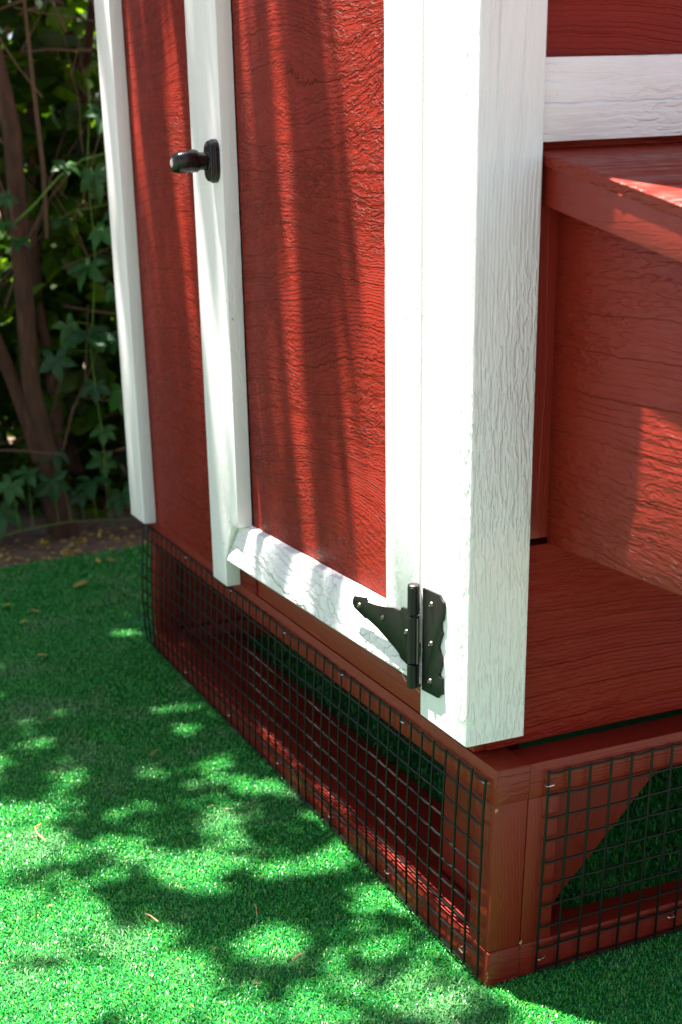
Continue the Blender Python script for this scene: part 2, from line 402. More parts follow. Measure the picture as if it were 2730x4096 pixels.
# front side (y = 0): rails run through to the corner, stiles between
B(LEND, 0, 0, 1.5, H - 1.46, H).build('top_rail', M['plain_red'], stand, BS)
B(LEND, 0, 0, 1.5, 0, 1.5).build('bottom_rail', M['plain_red'], stand, BS)
for x0 in (-1.5, LEND):
    B(x0, x0 + 1.47, .02, 1.48, 1.51, H - 1.47).build('stile', M['red_v'], stand, BS)
# the rail ends show end grain on the corner
B(-.02, .02, .03, 1.47, 7.91, H - .03, bev=.01).build('end_grain', M['red_end'], stand, BS)
B(-.02, .02, .03, 1.47, .03, 1.47, bev=.01).build('end_grain', M['red_end'], stand, BS)
# right side (x = 0)
B(-1.5, -.05, 1.53, DEEP, H - 1.5, H - .03).build('top_rail', M['plain_red'], stand, BS)
B(-1.5, -.05, 1.53, DEEP, 0.0, 1.45).build('bottom_rail', M['plain_red'], stand, BS)
for y0 in (1.53, 20, DEEP - 1.5):
    B(-1.5, -.055, y0, y0 + 1.42, 1.46, H - 1.51).build('stile', M['red_v'], stand, BS)
# back and far sides
B(LEND, -1.5, DEEP - 1.5, DEEP, 7.8, H).build('top_rail', M['plain_red'], stand)
B(LEND, -1.5, DEEP - 1.5, DEEP, 0, 1.5).build('bottom_rail', M['plain_red'], stand)
B(LEND, LEND + 1.5, 1.5, DEEP - 1.5, 7.8, H - .02).build('top_rail', M['plain_red'], stand)
B(LEND, LEND + 1.5, 1.5, DEEP - 1.5, 0, 1.48).build('bottom_rail', M['plain_red'], stand)
B(LEND, LEND + 1.5, DEEP - 3, DEEP - 1.5, 1.5, 7.8).build('stile', M['red_v'], stand)
B(LEND + .2, -.3, DEEP - 1.0, DEEP - .7, 1.5, 7.8, bev=0).build('back_panel', M['plain_red'], stand)
B(LEND + .3, LEND + .7, 1.5, DEEP - 1.5, 1.5, 7.8, bev=0).build('end_panel', M['plain_red'], stand)
# inside: post behind the corner, flat plank on the ground, diagonal gusset, back posts
B(-6.6, -3.2, 1.6, 3.2, .8, H - .05).build('inner_post', M['red_v'], stand)
B(LEND + 1.6, -1.6, 1.7, 5.4, -.02, .75).build('ground_plank', M['plain_red'], stand)
MB().prism([(2.9, 7.9), (9.9, 7.9), (4.3, 2.3), (3.8, 1.6), (2.9, 1.55)], -1.9, -1.52, 'x', .03).build('gusset', M['red_v'], stand)

def wire_mesh(front=True):
    mb = MB(); rw = .055
    zt, zb = (8.77, .33) if front else (8.84, .27)
    nrow = 9; dz = (zt - zb) / nrow
    ncol = 45 if front else 37
    def Pt(i, k, out=0.0):
        z = zb + dz * k
        s = .47 + i if front else 2.22 + i * .985
        w = noise.noise(Vector((s * .33, z * .35, 4 if front else 9)))
        w2 = noise.noise(Vector((s * .11, z * .18, 7)))
        bulge = .09 * math.sin(min(1, max(0, k / nrow)) * math.pi)
        if front:
            far = max(0, (s - 30) / 15) ** 2 * .15 * math.sin(k / nrow * math.pi)
            y = -.05 - rw - abs(w2) * .12 - bulge - far - out
            return (-s + w * .05, y, z + w * .05)
        return (.05 + rw + abs(w2) * .05 + bulge * .4 + out, s + w * .03, z + w * .04)
    for i in range(ncol + 1):                       # uprights
        pts = [Pt(i, k / 1., .03) for k in [j * .5 for j in range(nrow * 2 + 1)]]
        a = Vector(pts[0]); b = Vector(pts[-1]); pts[0] = tuple(a + Vector((0, 0, -.09))); pts[-1] = tuple(b + Vector((0, 0, .1)))
        mb.tube(pts, rw, 6)
    for k in range(nrow + 1):                       # level wires, each cell slightly bowed downwards
        pts = []
        for i4 in range(ncol * 4 + 1):
            i = i4 / 4.; x, y, z = Pt(i, k, 0)
            sag = .055 * (noise.noise(Vector((i // 1 * .7, k * 1.3, 2))) * .8 + .5) * math.sin((i % 1) * math.pi)
            pts.append((x, y - (sag * .3 if front else 0), z - sag + (.03 if 0 else 0)))
        mb.tube(pts, rw * .92, 6)
    return mb
wf = wire_mesh(True).build('wire_mesh', M['wire'], stand, BS)
wr = wire_mesh(False).build('wire_mesh', M['wire'], stand, BS)
# staples
def staple(x, y, z, front=True, ang=0.):
    mb = MB(); w = .17; pts = [(-w, .0, 0), (-w, -.16, 0), (-w * .8, -.2, 0), (w * .8, -.2, 0), (w, -.16, 0), (w, .0, 0)]
    c, s_ = math.cos(ang), math.sin(ang)
    out = []
    for a, b, d in pts:
        a, d = a * c - d * s_, a * s_ + d * c
        out.append((x + a, y + b, z + d) if front else (x - b, y + a, z + d))
    mb.tube(out, .026, 6); mb.build('staple', M['chrome'], stand, BS)
for x, z in [(-.66, 8.66), (-7.4, 8.6), (-13.5, 8.66), (-20.5, 8.6), (-28.4, 8.66), (-36.5, 8.6), (-1.72, .72), (-8.4, .85), (-14.6, .8), (-21.4, .85), (-29, .8), (-37, .8)]:
    staple(x, 0, z, True, random.uniform(-.15, .25))
for y, z in [(2.35, 8.35), (2.45, .75), (8.9, .95), (14, 8.4)]: staple(0, y, z, False, random.uniform(-.1, .3))
# chipped paint at the corner
for (x, y, z, s_) in [(-.02, .03, 7.72, .10), (0, .0, .62, .06), (0, .02, .45, .05), (0, -.01, .3, .05), (0.01, 1.5, 1.62, .09)]:
    pts = [(x + random.uniform(-.3, .3) * s_ + .012, y + math.cos(a) * s_ * random.uniform(.5, 1), z + math.sin(a) * s_ * 1.6 * random.uniform(.5, 1)) for a in [k * math.pi / 3 for k in range(6)]]
    pts = [(.025, p[1], p[2]) for p in pts]; MB().add(pts, [tuple(range(6))]).build('paint_chip', M['straw'], stand, BS, smooth=False)

# ------------------------------------------------------------------ the coop
coop = thing('chicken_coop', (-22, 20, H), 'barn red coop with white corner and trim boards, standing on the wire frame', 'coop')
T = -.85; TOP = 62.
def P3(a, *k, **kk): return MB().prism(a, *k, **kk)
# floor and red walls
B(-44.4, -1.7, .1, DEEP - 1, H + .1, H + 1.3).build('floor', M['plain_red'], coop)
P3([(-44.6, H + .12), (-24.4, H + .12), (-24.4, H + 3.9), (-24.6, TOP), (-44.6, TOP)], 0, .55, 'y').build('front_siding', M['panel2'], coop, HW)
# sill seen under the door, set back
B(-26.9, -3.4, .5, 1.4, H + .02, 13.9, bev=.03).build('sill', M['plain_red'], coop, HW)
# side wall, lower sheet and upper sheet
P3([(.6, H + .16), (DEEP - 1, H + .16 + .35), (DEEP - 1, 17.9), (.6, 17.55)], -2.1, -1.5, 'x', .03).build('side_siding', M['side'], coop)
P3([(.6, 30), (DEEP - 1, 30), (DEEP - 1, TOP), (.6, TOP)], -2.1, -1.5, 'x').build('side_siding', M['side'], coop)
B(-2.1, -1.08, 1.5, 3.2, 17.95, 31.2, bev=.05).build('side_batten', M['red_v'], coop)
# back and far walls, roof
B(-44.6, -1.5, DEEP - 1.2, DEEP - .6, H + .2, TOP).build('back_wall', M['plain_red'], coop)
B(-45.1, -44.62, .1, DEEP - 1, H + .15, TOP, bev=.02).build('far_wall', M['side'], coop)
MB().prism([(-.8, TOP + .05), (DEEP + .5, TOP + .05), (20, TOP + 16)], -46.5, -.3, 'x', .05).build('roof', M['side'], coop)
# white boards on the front wall
def board(x0, x1, z0, ztop, y0=T, y1=-.03, bev=.05, name='trim_board', mat='white_v', fn=HW):
    return P3(jit([(x0, z0), (x1, z0), (x1, ztop), (x0, ztop)], .03), y0, y1, 'y', bev).build(name, M[mat], coop, fn)
b = board(-45.75, -42.55, 9.47, TOP)
# the narrow bevelled strip along the far board
# corner boards
corner_f = P3([(-4.27, 10.25), (-1.50, 10.25), (-1.482, 13.3), (-1.47, 13.35), (-1.47, TOP), (-4.27, TOP)], T + .002, -.03, 'y').build('corner_board', M['white_v'], coop, HW)
q_ = []
for cx_, cy_, a0_ in ((-.74, T + .07, -90), (-.74, 1.65, 0)):
    for k in range(5): q_.append((cx_ + .07 * math.cos(R(a0_ + k * 22.5)), cy_ + .07 * math.sin(R(a0_ + k * 22.5))))
q_ += [(-1.47, 1.72), (-1.47, T)]
corner_s = MB().prism(q_, 10.25, TOP, 'z').build('corner_board', M['white_side'], coop)
B(-1.2, -.98, 1.72, 50, 32.0, 34.7, bev=.03)
band = MB().prism([(1.73, 31.99), (DEEP - 1, 33.3), (DEEP - 1, 36.1), (1.73, 34.69)], -1.46, -.95, 'x', .05).build('side_band', M['white_y'], coop)
board(-27.8, -25.3, 9.9, 10.0, y0=-.02, y1=-.01) if 0 else None

# door
door = P3([(-25.6, 12.9), (-6.6, 12.9), (-6.6, TOP - 3), (-25.6, TOP - 3)], 0.0, .45, 'y').build('door', M['panel'], coop, HW)
def sub(mb, name, mat, fn=HW, parent=None): return mb.build(name, M[mat], parent or door, fn)
# latch stile: notched where the rail dies into it
sub(P3(jit([(-29.0, 9.45), (-26.75, 9.45), (-26.75, 11.05), (-25.5, 13.25), (-24.55, 13.3), (-24.55, TOP - 3), (-29.0, TOP - 3)], .03, seed=3), T, -.03, 'y', .045), 'latch_stile', 'white_v')
# hinge stile
sub(P3(jit([(-7.28, 13.2), (-4.44, 13.2), (-4.44, TOP - 3), (-7.28, TOP - 3)], .03, seed=5), T, -.03, 'y', .035), 'hinge_stile', 'white_v')
# sloping bottom rail
def rail():
    """cross-section: narrow top ledge, then a face that slopes out to the bottom edge"""
    sec = [(-.03, 13.32), (-.33, 13.22), (-.42, 13.08), (-.83, 11.22), (-.86, 11.1), (-.80, 11.0), (-.03, 11.0)]
    n = 40; rings = []
    for k in range(n + 1):
        t = k / n; ring = []
        for (y, z) in sec:
            xl = -25.42 - (13.2 - z) * .5; xr = -4.5
            x = xl + (xr - xl) * t
            ring.append((x, y, z + (x + 26) * .022))
        rings.append(ring)
    return MB().loft(rings)
sub(rail(), 'bottom_rail', 'white_x')

# hinge (plain metal strap and leaf with scalloped edges)
leafp = [(-4.0, 15.67), (-2.68, 15.73), (-2.59, 15.65), (-2.47, 15.57), (-2.34, 15.53), (-2.31, 15.32), (-2.39, 14.82), (-2.53, 14.68), (-2.53, 14.36), (-2.43, 14.26), (-2.58, 13.95), (-2.71, 13.62), (-2.56, 13.37), (-2.44, 13.22), (-2.46, 12.92), (-2.64, 12.53), (-2.6, 12.44), (-2.42, 12.44), (-2.37, 11.8), (-2.61, 11.66), (-2.71, 11.53), (-4.02, 11.42)]
strapp = [(-10.29, 13.43), (-10.17, 13.6), (-8.99, 13.83), (-8.92, 13.67), (-8.35, 13.73), (-7.24, 13.93), (-6.53, 14.12), (-6.03, 14.13), (-5.83, 14.22), (-5.77, 14.36), (-4.7, 14.49), (-4.7, 12.3), (-5.03, 12.42), (-5.82, 12.63), (-5.96, 12.75), (-6.38, 12.78), (-7.98, 12.95), (-8.85, 13.0), (-9.04, 12.94), (-10.18, 13.06), (-10.34, 13.23)]
# lower edge of the strap runs down to the barrel
strapp = [(-10.29, 13.43), (-10.17, 13.6), (-8.99, 13.83), (-8.92, 13.67), (-8.35, 13.73), (-7.24, 13.93), (-6.53, 14.12), (-6.03, 14.13), (-5.83, 14.22), (-5.77, 14.36), (-4.7, 14.49), (-4.7, 11.9), (-5.03, 12.04), (-5.82, 12.15), (-5.98, 12.3), (-6.38, 12.44), (-7.98, 12.82), (-8.9, 12.93), (-9.07, 12.88), (-10.18, 13.06), (-10.34, 13.23)]
hinge = P3(leafp, -.95, -.865, 'y', .012).build('hinge', M['black'], coop)
def ringz(cx, cy, z, r, n=20): return [(cx + r * math.cos(2 * math.pi * k / n), cy + r * math.sin(2 * math.pi * k / n), z) for k in range(n)]
bx, by = -4.42, -1.12
def barrel(z0, z1, r):
    return MB().loft([ringz(bx, by, z0, r * .82), ringz(bx, by, z0 + .04, r), ringz(bx, by, z1 - .04, r), ringz(bx, by, z1, r * .82)])
sub(P3(strapp, -.95, -.87, 'y', .012), 'strap', 'black', fn=None, parent=hinge)
for z0, z1 in ((11.42, 12.42), (12.45, 14.44), (14.49, 15.66)): sub(barrel(z0, z1, .245), 'knuckle', 'black', None, hinge)
sub(barrel(15.64, 15.74, .235), 'pin_cap', 'screw', None, hinge)
sub(MB().tube([(bx + .30, by + .02, 12.5), (bx + .31, by + .02, 13.4), (bx + .30, by + .02, 14.4)], .035, 8), 'knuckle_edge', 'screw', None, hinge)
def screw(x, z, y=-.95):
    mb = MB(); rings = []
    for dy, r in ((0, .13), (.045, .12), (.085, .085), (.1, .05), (.075, .035)):
        rings.append([(x + r * math.cos(a), y - dy, z + r * math.sin(a)) for a in [2 * math.pi * k / 14 for k in range(14)]])
    mb.loft(rings); return mb
for x, z in [(-9.62, 13.33), (-7.42, 13.42), (-5.3, 13.45), (-3.28, 15.19), (-3.28, 13.59), (-3.32, 12.02)]: sub(screw(x, z), 'screw', 'screw', None, hinge)

# turn knob on the latch stile
kx, kz = -26.1, 32.1
def stad(cx, cz, w, h, y, n=32):
    out = []
    for k in range(n):
        a = 2 * math.pi * k / n; c, s_ = math.cos(a), math.sin(a); r = w / 2
        out.append((cx + r * c, y, cz + (h / 2 - r) * (1 if s_ > 0 else -1) + r * s_))
    return out
kn = MB()
kn.loft([stad(kx, kz, 1.28, 2.12, T + .02), stad(kx, kz, 1.28, 2.12, T - .20), stad(kx, kz, 1.2, 2.04, T - .24), stad(kx, kz, 1.2, 2.04, T - .30), stad(kx, kz, 1.12, 1.96, T - .34), stad(kx, kz, 1.12, 1.96, T - .40), stad(kx, kz, 1.0, 1.84, T - .46)])
knob = kn.build('door_knob', M['bronze'], door)
def ell(cx, cz, a, b, y, rot=0., n=24):
    out = []
    for k in range(n):
        t = 2 * math.pi * k / n; u = a * math.cos(t); v = b * math.sin(t)
        out.append((cx + u * math.cos(rot) - v * math.sin(rot), y, cz + u * math.sin(rot) + v * math.cos(rot)))
    return out
nk = MB(); nk.loft([ell(kx, kz, .50, .50, T - .44), ell(kx, kz, .43, .43, T - .5), ell(kx, kz, .43, .43, T - .9), ell(kx, kz, .46, .46, T - .93), ell(kx, kz, .46, .46, T - .98)])
nk.build('neck', M['bronze'], knob)
hd = MB(); hd.loft([ell(kx, kz, .44, .44, T - .97), ell(kx, kz, .56, .54, T - 1.03, .3), ell(kx, kz + .02, .62, .54, T - 1.2, .5), ell(kx, kz - .02, .62, .50, T - 1.6, .6), ell(kx, kz - .06, .60, .48, T - 2.0, .6), ell(kx, kz - .08, .52, .42, T - 2.2, .6), ell(kx, kz - .08, .34, .28, T - 2.32, .6)])
hd.build('turn_handle', M['bronze'], knob)
kh = MB(); kh.loft([ell(kx, kz - .06, .2, .24, T - 2.26), ell(kx, kz - .06, .2, .24, T - 2.36), ell(kx, kz - .06, .15, .18, T - 2.37), ell(kx, kz - .06, .05, .1, T - 2.30)]); kh.build('key_cylinder', M['chrome'], knob)
sc = MB(); sc.loft([ell(kx, kz + .78, .09, .09, T - .44), ell(kx, kz + .78, .09, .09, T - .49), ell(kx, kz + .78, .05, .05, T - .51)]); sc.build('screw', M['screw'], knob)

# nesting box on the side wall
nest = P3([(-1.08, 17.72), (11, 17.85), (11, 27.9), (-1.48, 30.4)], 2.7, 3.15, 'y', .05).build('nest_box', M['boxside'], coop)
P3([(-1.46, 30.05), (11.3, 27.2), (11.3, 28.75), (-1.46, 31.5)], 1.95, 2.68, 'y', .04).build('lid_frame', M['plain_red'], nest)
# lid with a torn, rough cut edge
def lid():
    mb = MB(); rings = []; n = 150
    for k in range(n + 1):
        x = -1.45 + 13.1 * k / n; z1 = 31.80 - .232 * (x + 1.45) ; z0 = z1 - .42
        j = [noise.noise(Vector((x * 3, q * 5.1, 1))) for q in range(5)]
        ys = 1.83
        ring = [(x, ys + .07 + .02 * j[0], z1)]
        for q in range(4): ring.append((x, ys + .05 * abs(j[q]) * (q > 0) + .012 * q, z1 - .06 - .1 * q + .03 * j[q]))
        ring.append((x, ys + .06 + .05 * j[4], z0 - .05 * abs(j[2])))
        ring.append((x, 20, z0 + .6)); ring.append((x, 20, z1 + .6))
        rings.append(ring)
    mb.loft(rings); return mb
lid().build('lid', M['boxside'], nest)
P3([(3.2, 17.75), (20, 17.8), (20, 28.4), (3.2, 27.7)], 10.5, 10.98, 'x', .03).build('box_front', M['side'], nest)
P3([(-1.48, 17.5), (11, 17.7), (11, 28), (-1.48, 30.4)], 19.5, 20, 'y', .03).build('box_end', M['boxside'], nest)
B(-1.4, 10.4, 3.5, 19.4, 17.65, 18.1).build('box_floor', M['plain_red'], nest)

# fine spider thread under the hinge
sp = MB(); sp.tube([(-6.1, -.55, 11.0), (-5.6, -.3, 10.75), (-5.1, .0, 10.3), (-4.6, .3, 9.75), (-4.35, .45, 9.5)], .008, 4)
sp.tube([(-6.1, -.55, 11.0), (-6.3, -.5, 10.95), (-6.5, -.5, 11.08), (-6.45, -.55, 11.22), (-6.25, -.57, 11.15), (-6.1, -.55, 11.0)], .008, 4)
o = sp.build('spider_thread', M['thread']); tag(o, 'fine pale spider thread hanging below the black hinge', 'cobweb')

# ------------------------------------------------------------------ tree (trunk in view, crown overhead)
tree = thing('tree', (-80, 1.5, 0), 'brown tree trunk rising at the left edge behind the turf', 'tree')
def wob(pts, r, amp, n=4, seed=0):
    out = []; rr = []
    for i in range(len(pts) - 1):
        for k in range(n):
            t = k / n; p = Vector(pts[i]).lerp(Vector(pts[i + 1]), t); z = noise.noise_vector(p * .11 + Vector((seed, 0, 0)))
            out.append(tuple(p + z * amp)); rr.append(r[i] + (r[i + 1] - r[i]) * t)
    out.append(pts[-1]); rr.append(r[-1]); return out, rr
tr = MB()
p_, r_ = wob([(-80, 1.9, -.6), (-80, 1.2, 6), (-80, .1, 14), (-80, -.05, 25), (-80, .1, 36), (-80.5, -1.2, 46), (-82, -6, 70), (-83, -9, 100), (-82, -10, 150)], [1.5, 1.05, .85, .8, .8, .8, .9, .9, .7], .4, 5)
tr.tube(p_, r_, 14); tr.build('trunk', M['bark'], tree)
for pts, r in ([[(-80, .5, 7), (-80.3, -1.5, 13), (-80, -3.6, 21), (-81, -7, 34), (-82, -14, 70)], [.8, .65, .6, .5, .4]],
               [[(-81, 1.2, 4), (-84, 3.0, 10), (-86, 2.5, 22), (-88, 4, 50), (-88, 6, 90)], [.8, .6, .5, .4, .3]]):
    p_, r_ = wob(pts, r, .4, 5, 3); MB().tube(p_, r_, 12).build('limb', M['bark'], tree)
tw = MB()
for k in range(46):
    y0 = random.uniform(-5, 12); z0 = random.choice([random.uniform(1, 14), random.uniform(14, 52), random.uniform(20, 50)]); x0 = random.uniform(-86, -78)
    a = random.uniform(-.9, .9); L = random.uniform(6, 20); d = Vector((random.uniform(-.3, .3), math.sin(a), math.cos(a))) if random.random() < .6 else Vector((0, random.choice([-1, 1]), random.uniform(-.5, .5)))
    pts = [(x0, y0, z0)]
    for s_ in range(6):
        d = (d + Vector((random.uniform(-.12, .12), random.uniform(-.2, .2), random.uniform(-.15, .15)))).normalized(); q = Vector(pts[-1]) + d * L / 6; pts.append(tuple(q))
    r0 = random.uniform(.06, .16); tw.tube(pts, [r0 * (1 - .12 * i) for i in range(7)], 5)
    if random.random() < .6:
        i = random.randint(2, 4); b = Vector(pts[i]); dd = (d + Vector((0, random.uniform(-.9, .9), .2))).normalized()
        tw.tube([tuple(b), tuple(b + dd * L * .2), tuple(b + dd * L * .42 + Vector((0, 0, .3)))], [r0 * .6, r0 * .5, r0 * .25], 4)
tw.tube([(-80, 1.9, 47), (-80.2, 2.2, 40), (-80, 2.5, 33), (-80, 2.4, 27)], [.14, .2, .22, .2], 6)
o = tw.build('twigs', M['twig'], tree); o['kind'] = 'stuff'

# crown: leaves stand so high that the sun projects their gaps on the coop and turf
LIT = [(-15.7, -4.9, 1.5), (-16.2, -2.8, 1.0), (-24.2, -3, 1.3), (-21.9, -3.1, .9), (-28.8, -2.6, .8), (-33.3, -2.2, .7), (-47.4, -.3, 1.2), (-31.4, -.7, .9),
       (-13.8, -6.9, 1.2), (-15.9, -8.4, .8), (-17.4, -15.5, 1.4), (-11.6, -16.2, 2.8), (-6.6, -16.4, 3.2), (-9, -14.6, 1.3), (-4.4, -11.7, 2.6), (-1.5, -5.5, 2.0), (-1.3, -1.7, 2.4),
       (-6.4, -1.0, 1.6), (-5, -6.3, 1.2), (-9, -10.6, 1.0), (-1, -12, 4), (2, -8, 4), (-24.6, -6.4, .6), (-19.5, -1.2, 1.2), (-12, -1.3, 1.4), (-21.5, -14, 1.0), (-2, -16, 3), (-30.4, -7.6, .5), (-26.5, -10.5, .5), (-11.8, -9.2, .7), (-14.2, -12.8, .9)]
def lit(gx, gy):
    if gx > -8.8 and -.3 < gy < 3.2 or gx > -6.5 and gy > -.3: return True
    if gx > 3.5: return True
    w = noise.noise(Vector((gx * .5, gy * .5, 3)))
    for x, y, r in LIT:
        if (gx - x) ** 2 + ((gy - y) * 1.2) ** 2 < (r * 1.3 * (1 + w * 1.1 + .5 * noise.noise(Vector((gx * 1.6, gy * 1.6, 9))))) ** 2: return True
    if -.2 < gy < 7:                       # thin gaps that rake the front wall
        q = noise.noise(Vector((gx * .95, gy * .33, 8))) + .6 * noise.noise(Vector((gx * 2.9, gy * .5, 2)))
        th = -.24 if gx > -14 else (-.27 if gx > -24 else (-.13 if gx > -44 else .4))
        return q > th
    if gy >= 7: return noise.noise(Vector((gx * .3, gy * .3, 20))) > .25
    if gx > -70 and gy < -.2:
        th = (.03 if gx > -24 else .2) - max(0, (-gy - 7.5)) * .055 + max(0, (-gx - 26)) * .012
        return noise.noise(Vector((gx * .42, gy * .5, 33))) + .32 * noise.noise(Vector((gx * 1.7, gy * 1.9, 5))) > th
    if gx <= -72: return 5 < gy < 22 or noise.noise(Vector((gx * .3, gy * .3, 20))) > .3
    return False
pts = []
while len(pts) < 19000:
    gx = random.uniform(-86, 6); gy = random.uniform(-30, 11)
    h = random.uniform(100, 150)
    if lit(gx, gy): continue
    pts.append((gx - h * KX - .9, gy - h * KY, h))
for _ in range(9):                          # a few stray twigs of leaves in the sunny part
    gx = random.uniform(-4, 2); gy = random.uniform(-14, -2)
    for k in range(4): pts.append((gx + random.gauss(0, 1) - 125 * KX, gy + random.gauss(0, 1) - 125 * KY, 125))
leaf_mass('crown', pts, 1.8, M['crown'], tree, .9)
lm = MB()
for k in range(14):
    a = k * .45 + .2; e = (-82 + math.cos(a) * random.uniform(20, 45) + 5, -28 + math.sin(a) * random.uniform(6, 22), random.uniform(108, 145))
    p_, r_ = wob([(-82, -10, 100 + k), (-82 + (e[0] + 82) * .5, -10 + (e[1] + 10) * .5, 124), e], [.7, .45, .15], 2, 5, k); lm.tube(p_, r_, 6)
o = lm.build('crown_branches', M['bark'], tree)

# ------------------------------------------------------------------ hedge behind
hedge = thing('hedge', (-100, 5, 0), 'dark dense hedge with sunlit yellow-green leaves behind the coop', 'hedge')
pts = []
def hz_ok(x, y, z):
    n = noise.noise(Vector((x * .09, y * .12, z * .1)))
    if x > -98: return n > (.10 if 26 < z < 56 else -.10)
    return n > -.25
while len(pts) < 38000:
    r = random.random()
    if r < .32: x, y, z = random.uniform(-96, -84), random.uniform(-40, 40), random.uniform(0, 70)
    elif r < .46:
        x, y = random.uniform(-126, -99), random.uniform(-18, 34); z = 20 + (-99 - x) * 1.25 + noise.noise(Vector((x * .1, y * .12, 3))) * 9 - random.uniform(0, 9) ** 1.3
    else: x, y, z = random.uniform(-190, -165), random.uniform(-60, 90), random.uniform(0, 135)
    if hz_ok(x, y, z): pts.append((x, y, z))
leaf_mass('foliage', pts, 3.3, M['leaf'], hedge, .3)
for k in range(26):
    y = random.uniform(-30, 30); x = random.choice([random.uniform(-97, -92), random.uniform(-180, -160), random.uniform(-180, -160)]); hh = random.uniform(40, 100)
    p_, r_ = wob([(x, y, -.6), (x + random.uniform(-4, 4), y + random.uniform(-4, 4), hh * .5), (x + random.uniform(-6, 6), y + random.uniform(-8, 8), hh)], [1., .7, .3], 1.5, 4, k); MB().tube(p_, r_, 7).build('stem', M['bark'], hedge)

# ------------------------------------------------------------------ creeper plants with five-part leaves
def palmate(c, n_dir, size, spin):
    """five leaflets spread in the plane whose normal is n_dir"""
    n_dir = Vector(n_dir).normalized(); up = Vector((0, 0, 1)) - n_dir * n_dir.z; up.normalize(); side = up.cross(n_dir)
    vs = []; fs = []
    for k, (ang, s_) in enumerate([(-2.0, .68), (-.95, .92), (0.05, 1.), (1.05, .9), (2.05, .66)]):
        a = ang + spin + random.uniform(-.1, .1)
        d = -up * math.cos(a) + side * math.sin(a) + n_dir * random.uniform(-.1, .15)
        L = size * s_ * random.uniform(.9, 1.1)
        v, f = leaf_shape(L, L * .50, random.uniform(.15, .4), random.uniform(.05, .4)); mm = mat_of(d, n_dir + Vector((random.uniform(-.25, .25),) * 3), c)
        b = len(vs); vs += [tuple(mm @ Vector(p)) for p in v]; fs += [tuple(i + b for i in q) for q in f]
    return vs, fs
def creeper(label, leaves, stem, base, group):
    t = thing('creeper', base, label, 'creeper', group)
    for (x, y, z, s_) in leaves:
        nd = (random.uniform(.25, 1.), random.uniform(-.9, .5), random.uniform(.1, 1.3)); s_ *= random.uniform(.75, 1.1)
        mb = MB(); v, f = palmate((x, y, z), nd, s_, random.uniform(-.4, .4)); mb.add(v, f)
        me = bpy.data.meshes.new('leaf'); me.from_pydata([tuple(c * IN for c in p) for p in mb.v], [], mb.f)
        set_tone(me, [random.uniform(0, 1)] * len(mb.v)); me.update(); link('leaf', me, M['creeper'], t)
    p_, r_ = wob(stem, [.05] * len(stem), .4, 4, stem[0][1]); sb = MB().tube(p_, r_, 6)
    for (x, y, z, s_) in leaves:
        q = min(p_, key=lambda p: (p[0] - x) ** 2 + (p[1] - y) ** 2 + (p[2] - z) ** 2)
        sb.tube([q, ((q[0] + x) / 2, (q[1] + y) / 2, (q[2] + z) / 2 + .3), (x, y, z)], .04, 5)
    sb.build('stem', M['shoot'], t)
G = 'creepers in front of the hedge'
low = [(a_ - 1.5, b_, c_ + 1.2, d_) for a_, b_, c_, d_ in [(-75.5, .6, 4.4, 3.0), (-75.5, 4.2, 4.0, 2.7), (-76, -3.0, 4.4, 2.6), (-75.5, 7.0, 2.4, 2.4), (-75, 3.0, 3.0, 2.0), (-76, -4.4, 2.2, 3.0), (-76.5, -1.4, 5.2, 2.2), (-77, 9.2, 3.2, 2.6), (-76.5, -6.6, 3.6, 2.6), (-78, 1.6, 6.6, 2.2), (-77.5, 6.0, 5.6, 2.3), (-76, 11.5, 2.6, 2.6)]]
creeper('low dark green creeper with five-part leaves spreading beside the turf edge', low, [(-77, -8, .2), (-76.6, -3, 1.2), (-76.4, 2, 1.6), (-76.6, 7, 1.2), (-76.5, 12, 1)], (-76.5, 1, -.4), G)
mid = [(-77, 5.3, 24.6, 3.0), (-77, 4.9, 18.6, 3.2), (-77, 6.9, 18.2, 2.9), (-77, 6.8, 27.6, 2.4), (-78, 3.2, 19.4, 2.6), (-77, 7.6, 22.6, 2.6), (-78, 2.0, 16.6, 2.5), (-77.5, 8.0, 13.2, 2.8), (-78.5, 5.6, 13.8, 2.2), (-77.5, 6.4, 32.4, 2.2), (-78.5, 4.2, 33.2, 1.8), (-78, 7.6, 37.5, 2.2), (-79, 3.4, 28.6, 2.2), (-79, 6.2, 9.5, 2.2), (-77.5, 8.8, 29.5, 2.4)]
creeper('climbing dark green creeper hanging close to the far white board', mid, [(-79, 6.5, -.3), (-78.4, 6.0, 8), (-78.2, 5.4, 17), (-78.6, 6.4, 26), (-78.8, 6.2, 33), (-79, 6.8, 40)], (-79, 6.5, -.4), G)
sm = [(-77, -1.7, 30.6, 1.7), (-77, -2.0, 28.4, 1.8), (-77.2, -2.9, 31.6, 1.5), (-77, -.6, 27.0, 1.3), (-78, -3.4, 27.6, 1.5)]
creeper('small bright green creeper sprig in front of the trunk at the left edge', sm, [(-78.6, -5.5, -.3), (-78.4, -5.0, 12), (-78, -4.2, 24), (-77.6, -2.4, 31)], (-78.6, -5.5, -.4), G)
# long green shoot crossing the gap
o = MB().tube([(-78.4, -1.0, 28.2), (-78.2, 1.0, 29.8), (-78, 3.4, 32.2), (-78, 5.6, 33.6), (-78, 8.2, 34.2)], [.11, .1, .08, .07, .05], 6).build('vine_shoot', M['shoot'])
tag(o, 'thin bright green vine shoot arching between the trunk and far white board', 'vine')

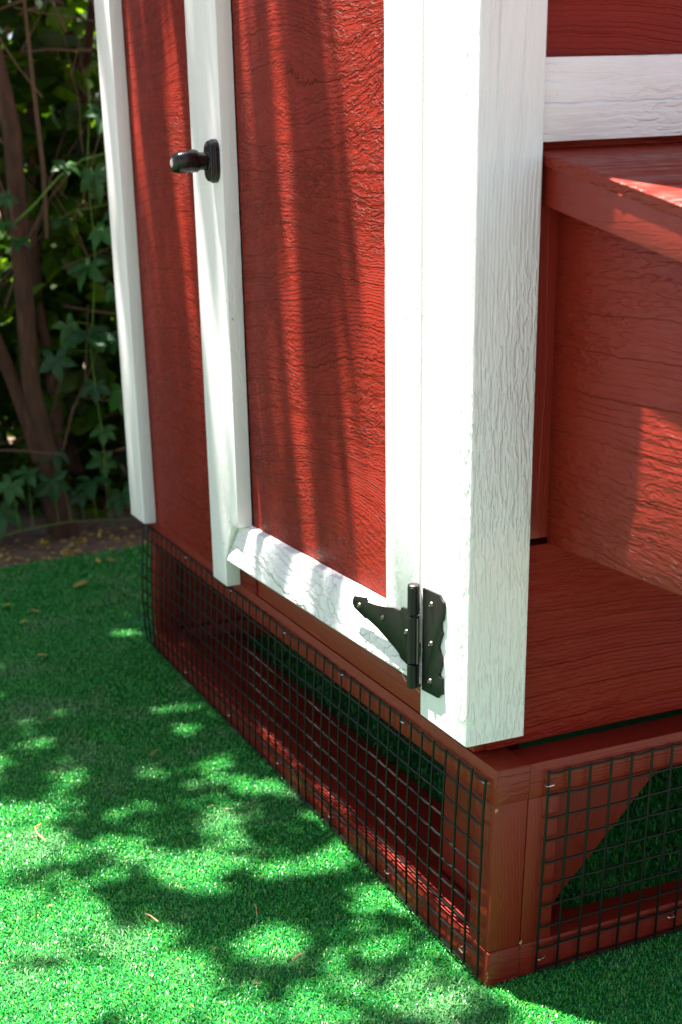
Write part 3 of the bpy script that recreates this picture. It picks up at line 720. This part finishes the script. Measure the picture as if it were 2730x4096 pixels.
# ------------------------------------------------------------------ litter
pts = [(edge_x(y) - random.uniform(.2, 9), y, -.42 + random.uniform(0, .15)) for y in [random.uniform(-14, 14) for _ in range(420)]]
o = leaf_mass('leaf_litter', pts, .75, M['litter'], None, 1.5); tag(o, 'yellow and brown leaf litter on the soil past the turf edge', 'leaf litter', kind='stuff')
db = MB()
for _ in range(150):
    x = random.uniform(-48, 6); y = random.uniform(-20, -1.2); a = random.uniform(0, 6.28); L = random.uniform(.08, .35); w_ = random.uniform(.02, .05)
    c, d = math.cos(a) * L, math.sin(a) * L; z = .06 + random.uniform(0, .08)
    db.add([(x, y, z), (x + c * .5 - d * w_ * 3, y + d * .5 + c * w_ * 3, z + .05), (x + c, y + d, z + .01), (x + c * .5 + d * w_ * 3, y + d * .5 - c * w_ * 3, z + .02)], [(0, 1, 2, 3)])
o = db.build('turf_debris', M['straw'], smooth=False); tag(o, 'scattered brown crumbs and chaff caught in the turf', 'debris', kind='stuff')
def one_leaf(x, y, s_, label):
    mb = MB(); v, f = leaf_shape(s_, s_ * .5, .3, -.15); a = random.uniform(0, 6.28)
    mm = mat_of((math.cos(a), math.sin(a), .1), (random.uniform(-.2, .2), 0, 1), (x, y, .3))
    mb.add([tuple(mm @ Vector(p)) for p in v], f); me = bpy.data.meshes.new('fallen_leaf'); me.from_pydata([tuple(c * IN for c in p) for p in mb.v], [], mb.f)
    set_tone(me, [random.random()] * len(mb.v)); o = link('fallen_leaf', me, M['litter']); tag(o, label, 'leaf', 'fallen leaves on the turf')
for x, y, s_, lb in [(-58.3, -8.0, 1.3, 'yellow fallen leaf at the left edge of the turf, near the soil'), (-55.2, -5.7, .9, 'small brown fallen leaf on the shaded turf, between two yellow ones'),
                     (-53.3, -7.8, .8, 'small round yellow fallen leaf low on the shaded turf'), (-60.6, -2.0, 1.5, 'pale yellow upright fallen leaf on the far shaded turf'),
                     (-45.7, -7.4, 1.4, 'long brown curled fallen leaf lying alone mid turf'),
                     (-66.3, 3.2, .9, 'small yellow fallen leaf near the soil edge, beside the coop'), (-66.4, 1.9, .9, 'small brownish fallen leaf near the soil edge, left of the yellow one')]:
    one_leaf(x, y, s_, lb)
def stick(pts, r, label, mat='straw'):
    o = MB().tube(pts, r, 6).build('twig', M[mat]); tag(o, label, 'twig', 'twigs on the turf')
stick([(-20.95, -13.3, .3), (-20.5, -13.7, .42), (-19.8, -13.75, .42), (-19.15, -13.5, .3)], .035, 'curved orange twig on the turf near the left edge')
stick([(-27.06, -5.3, .3), (-26.7, -5.6, .36), (-26.45, -5.95, .3)], .035, 'short straight twig on the shaded turf in the middle')
stick([(-10.6, -11.0, .3), (-10.2, -10.9, .4), (-9.7, -10.7, .32)], .035, 'short reddish twig on the sunny turf low in front')
stick([(-9.3, -6.4, .3), (-8.9, -6.45, .4), (-8.4, -6.6, .3)], .028, 'thin bent twig in the dappled turf before the base')
stick([(-4.45, -6.65, .33), (-4.6, -6.3, .42), (-4.75, -5.95, .33)], [.03, .06, .03], 'thick pale twig splinter on the sunlit turf near the corner')
stick([(-1.6, -.75, .3), (-1.85, -.2, .35)], .02, 'very thin twig lying against the corner of the wire frame') if 0 else None

for o in list(bpy.data.objects):
    if o.type == 'EMPTY': o.empty_display_type = 'PLAIN_AXES'
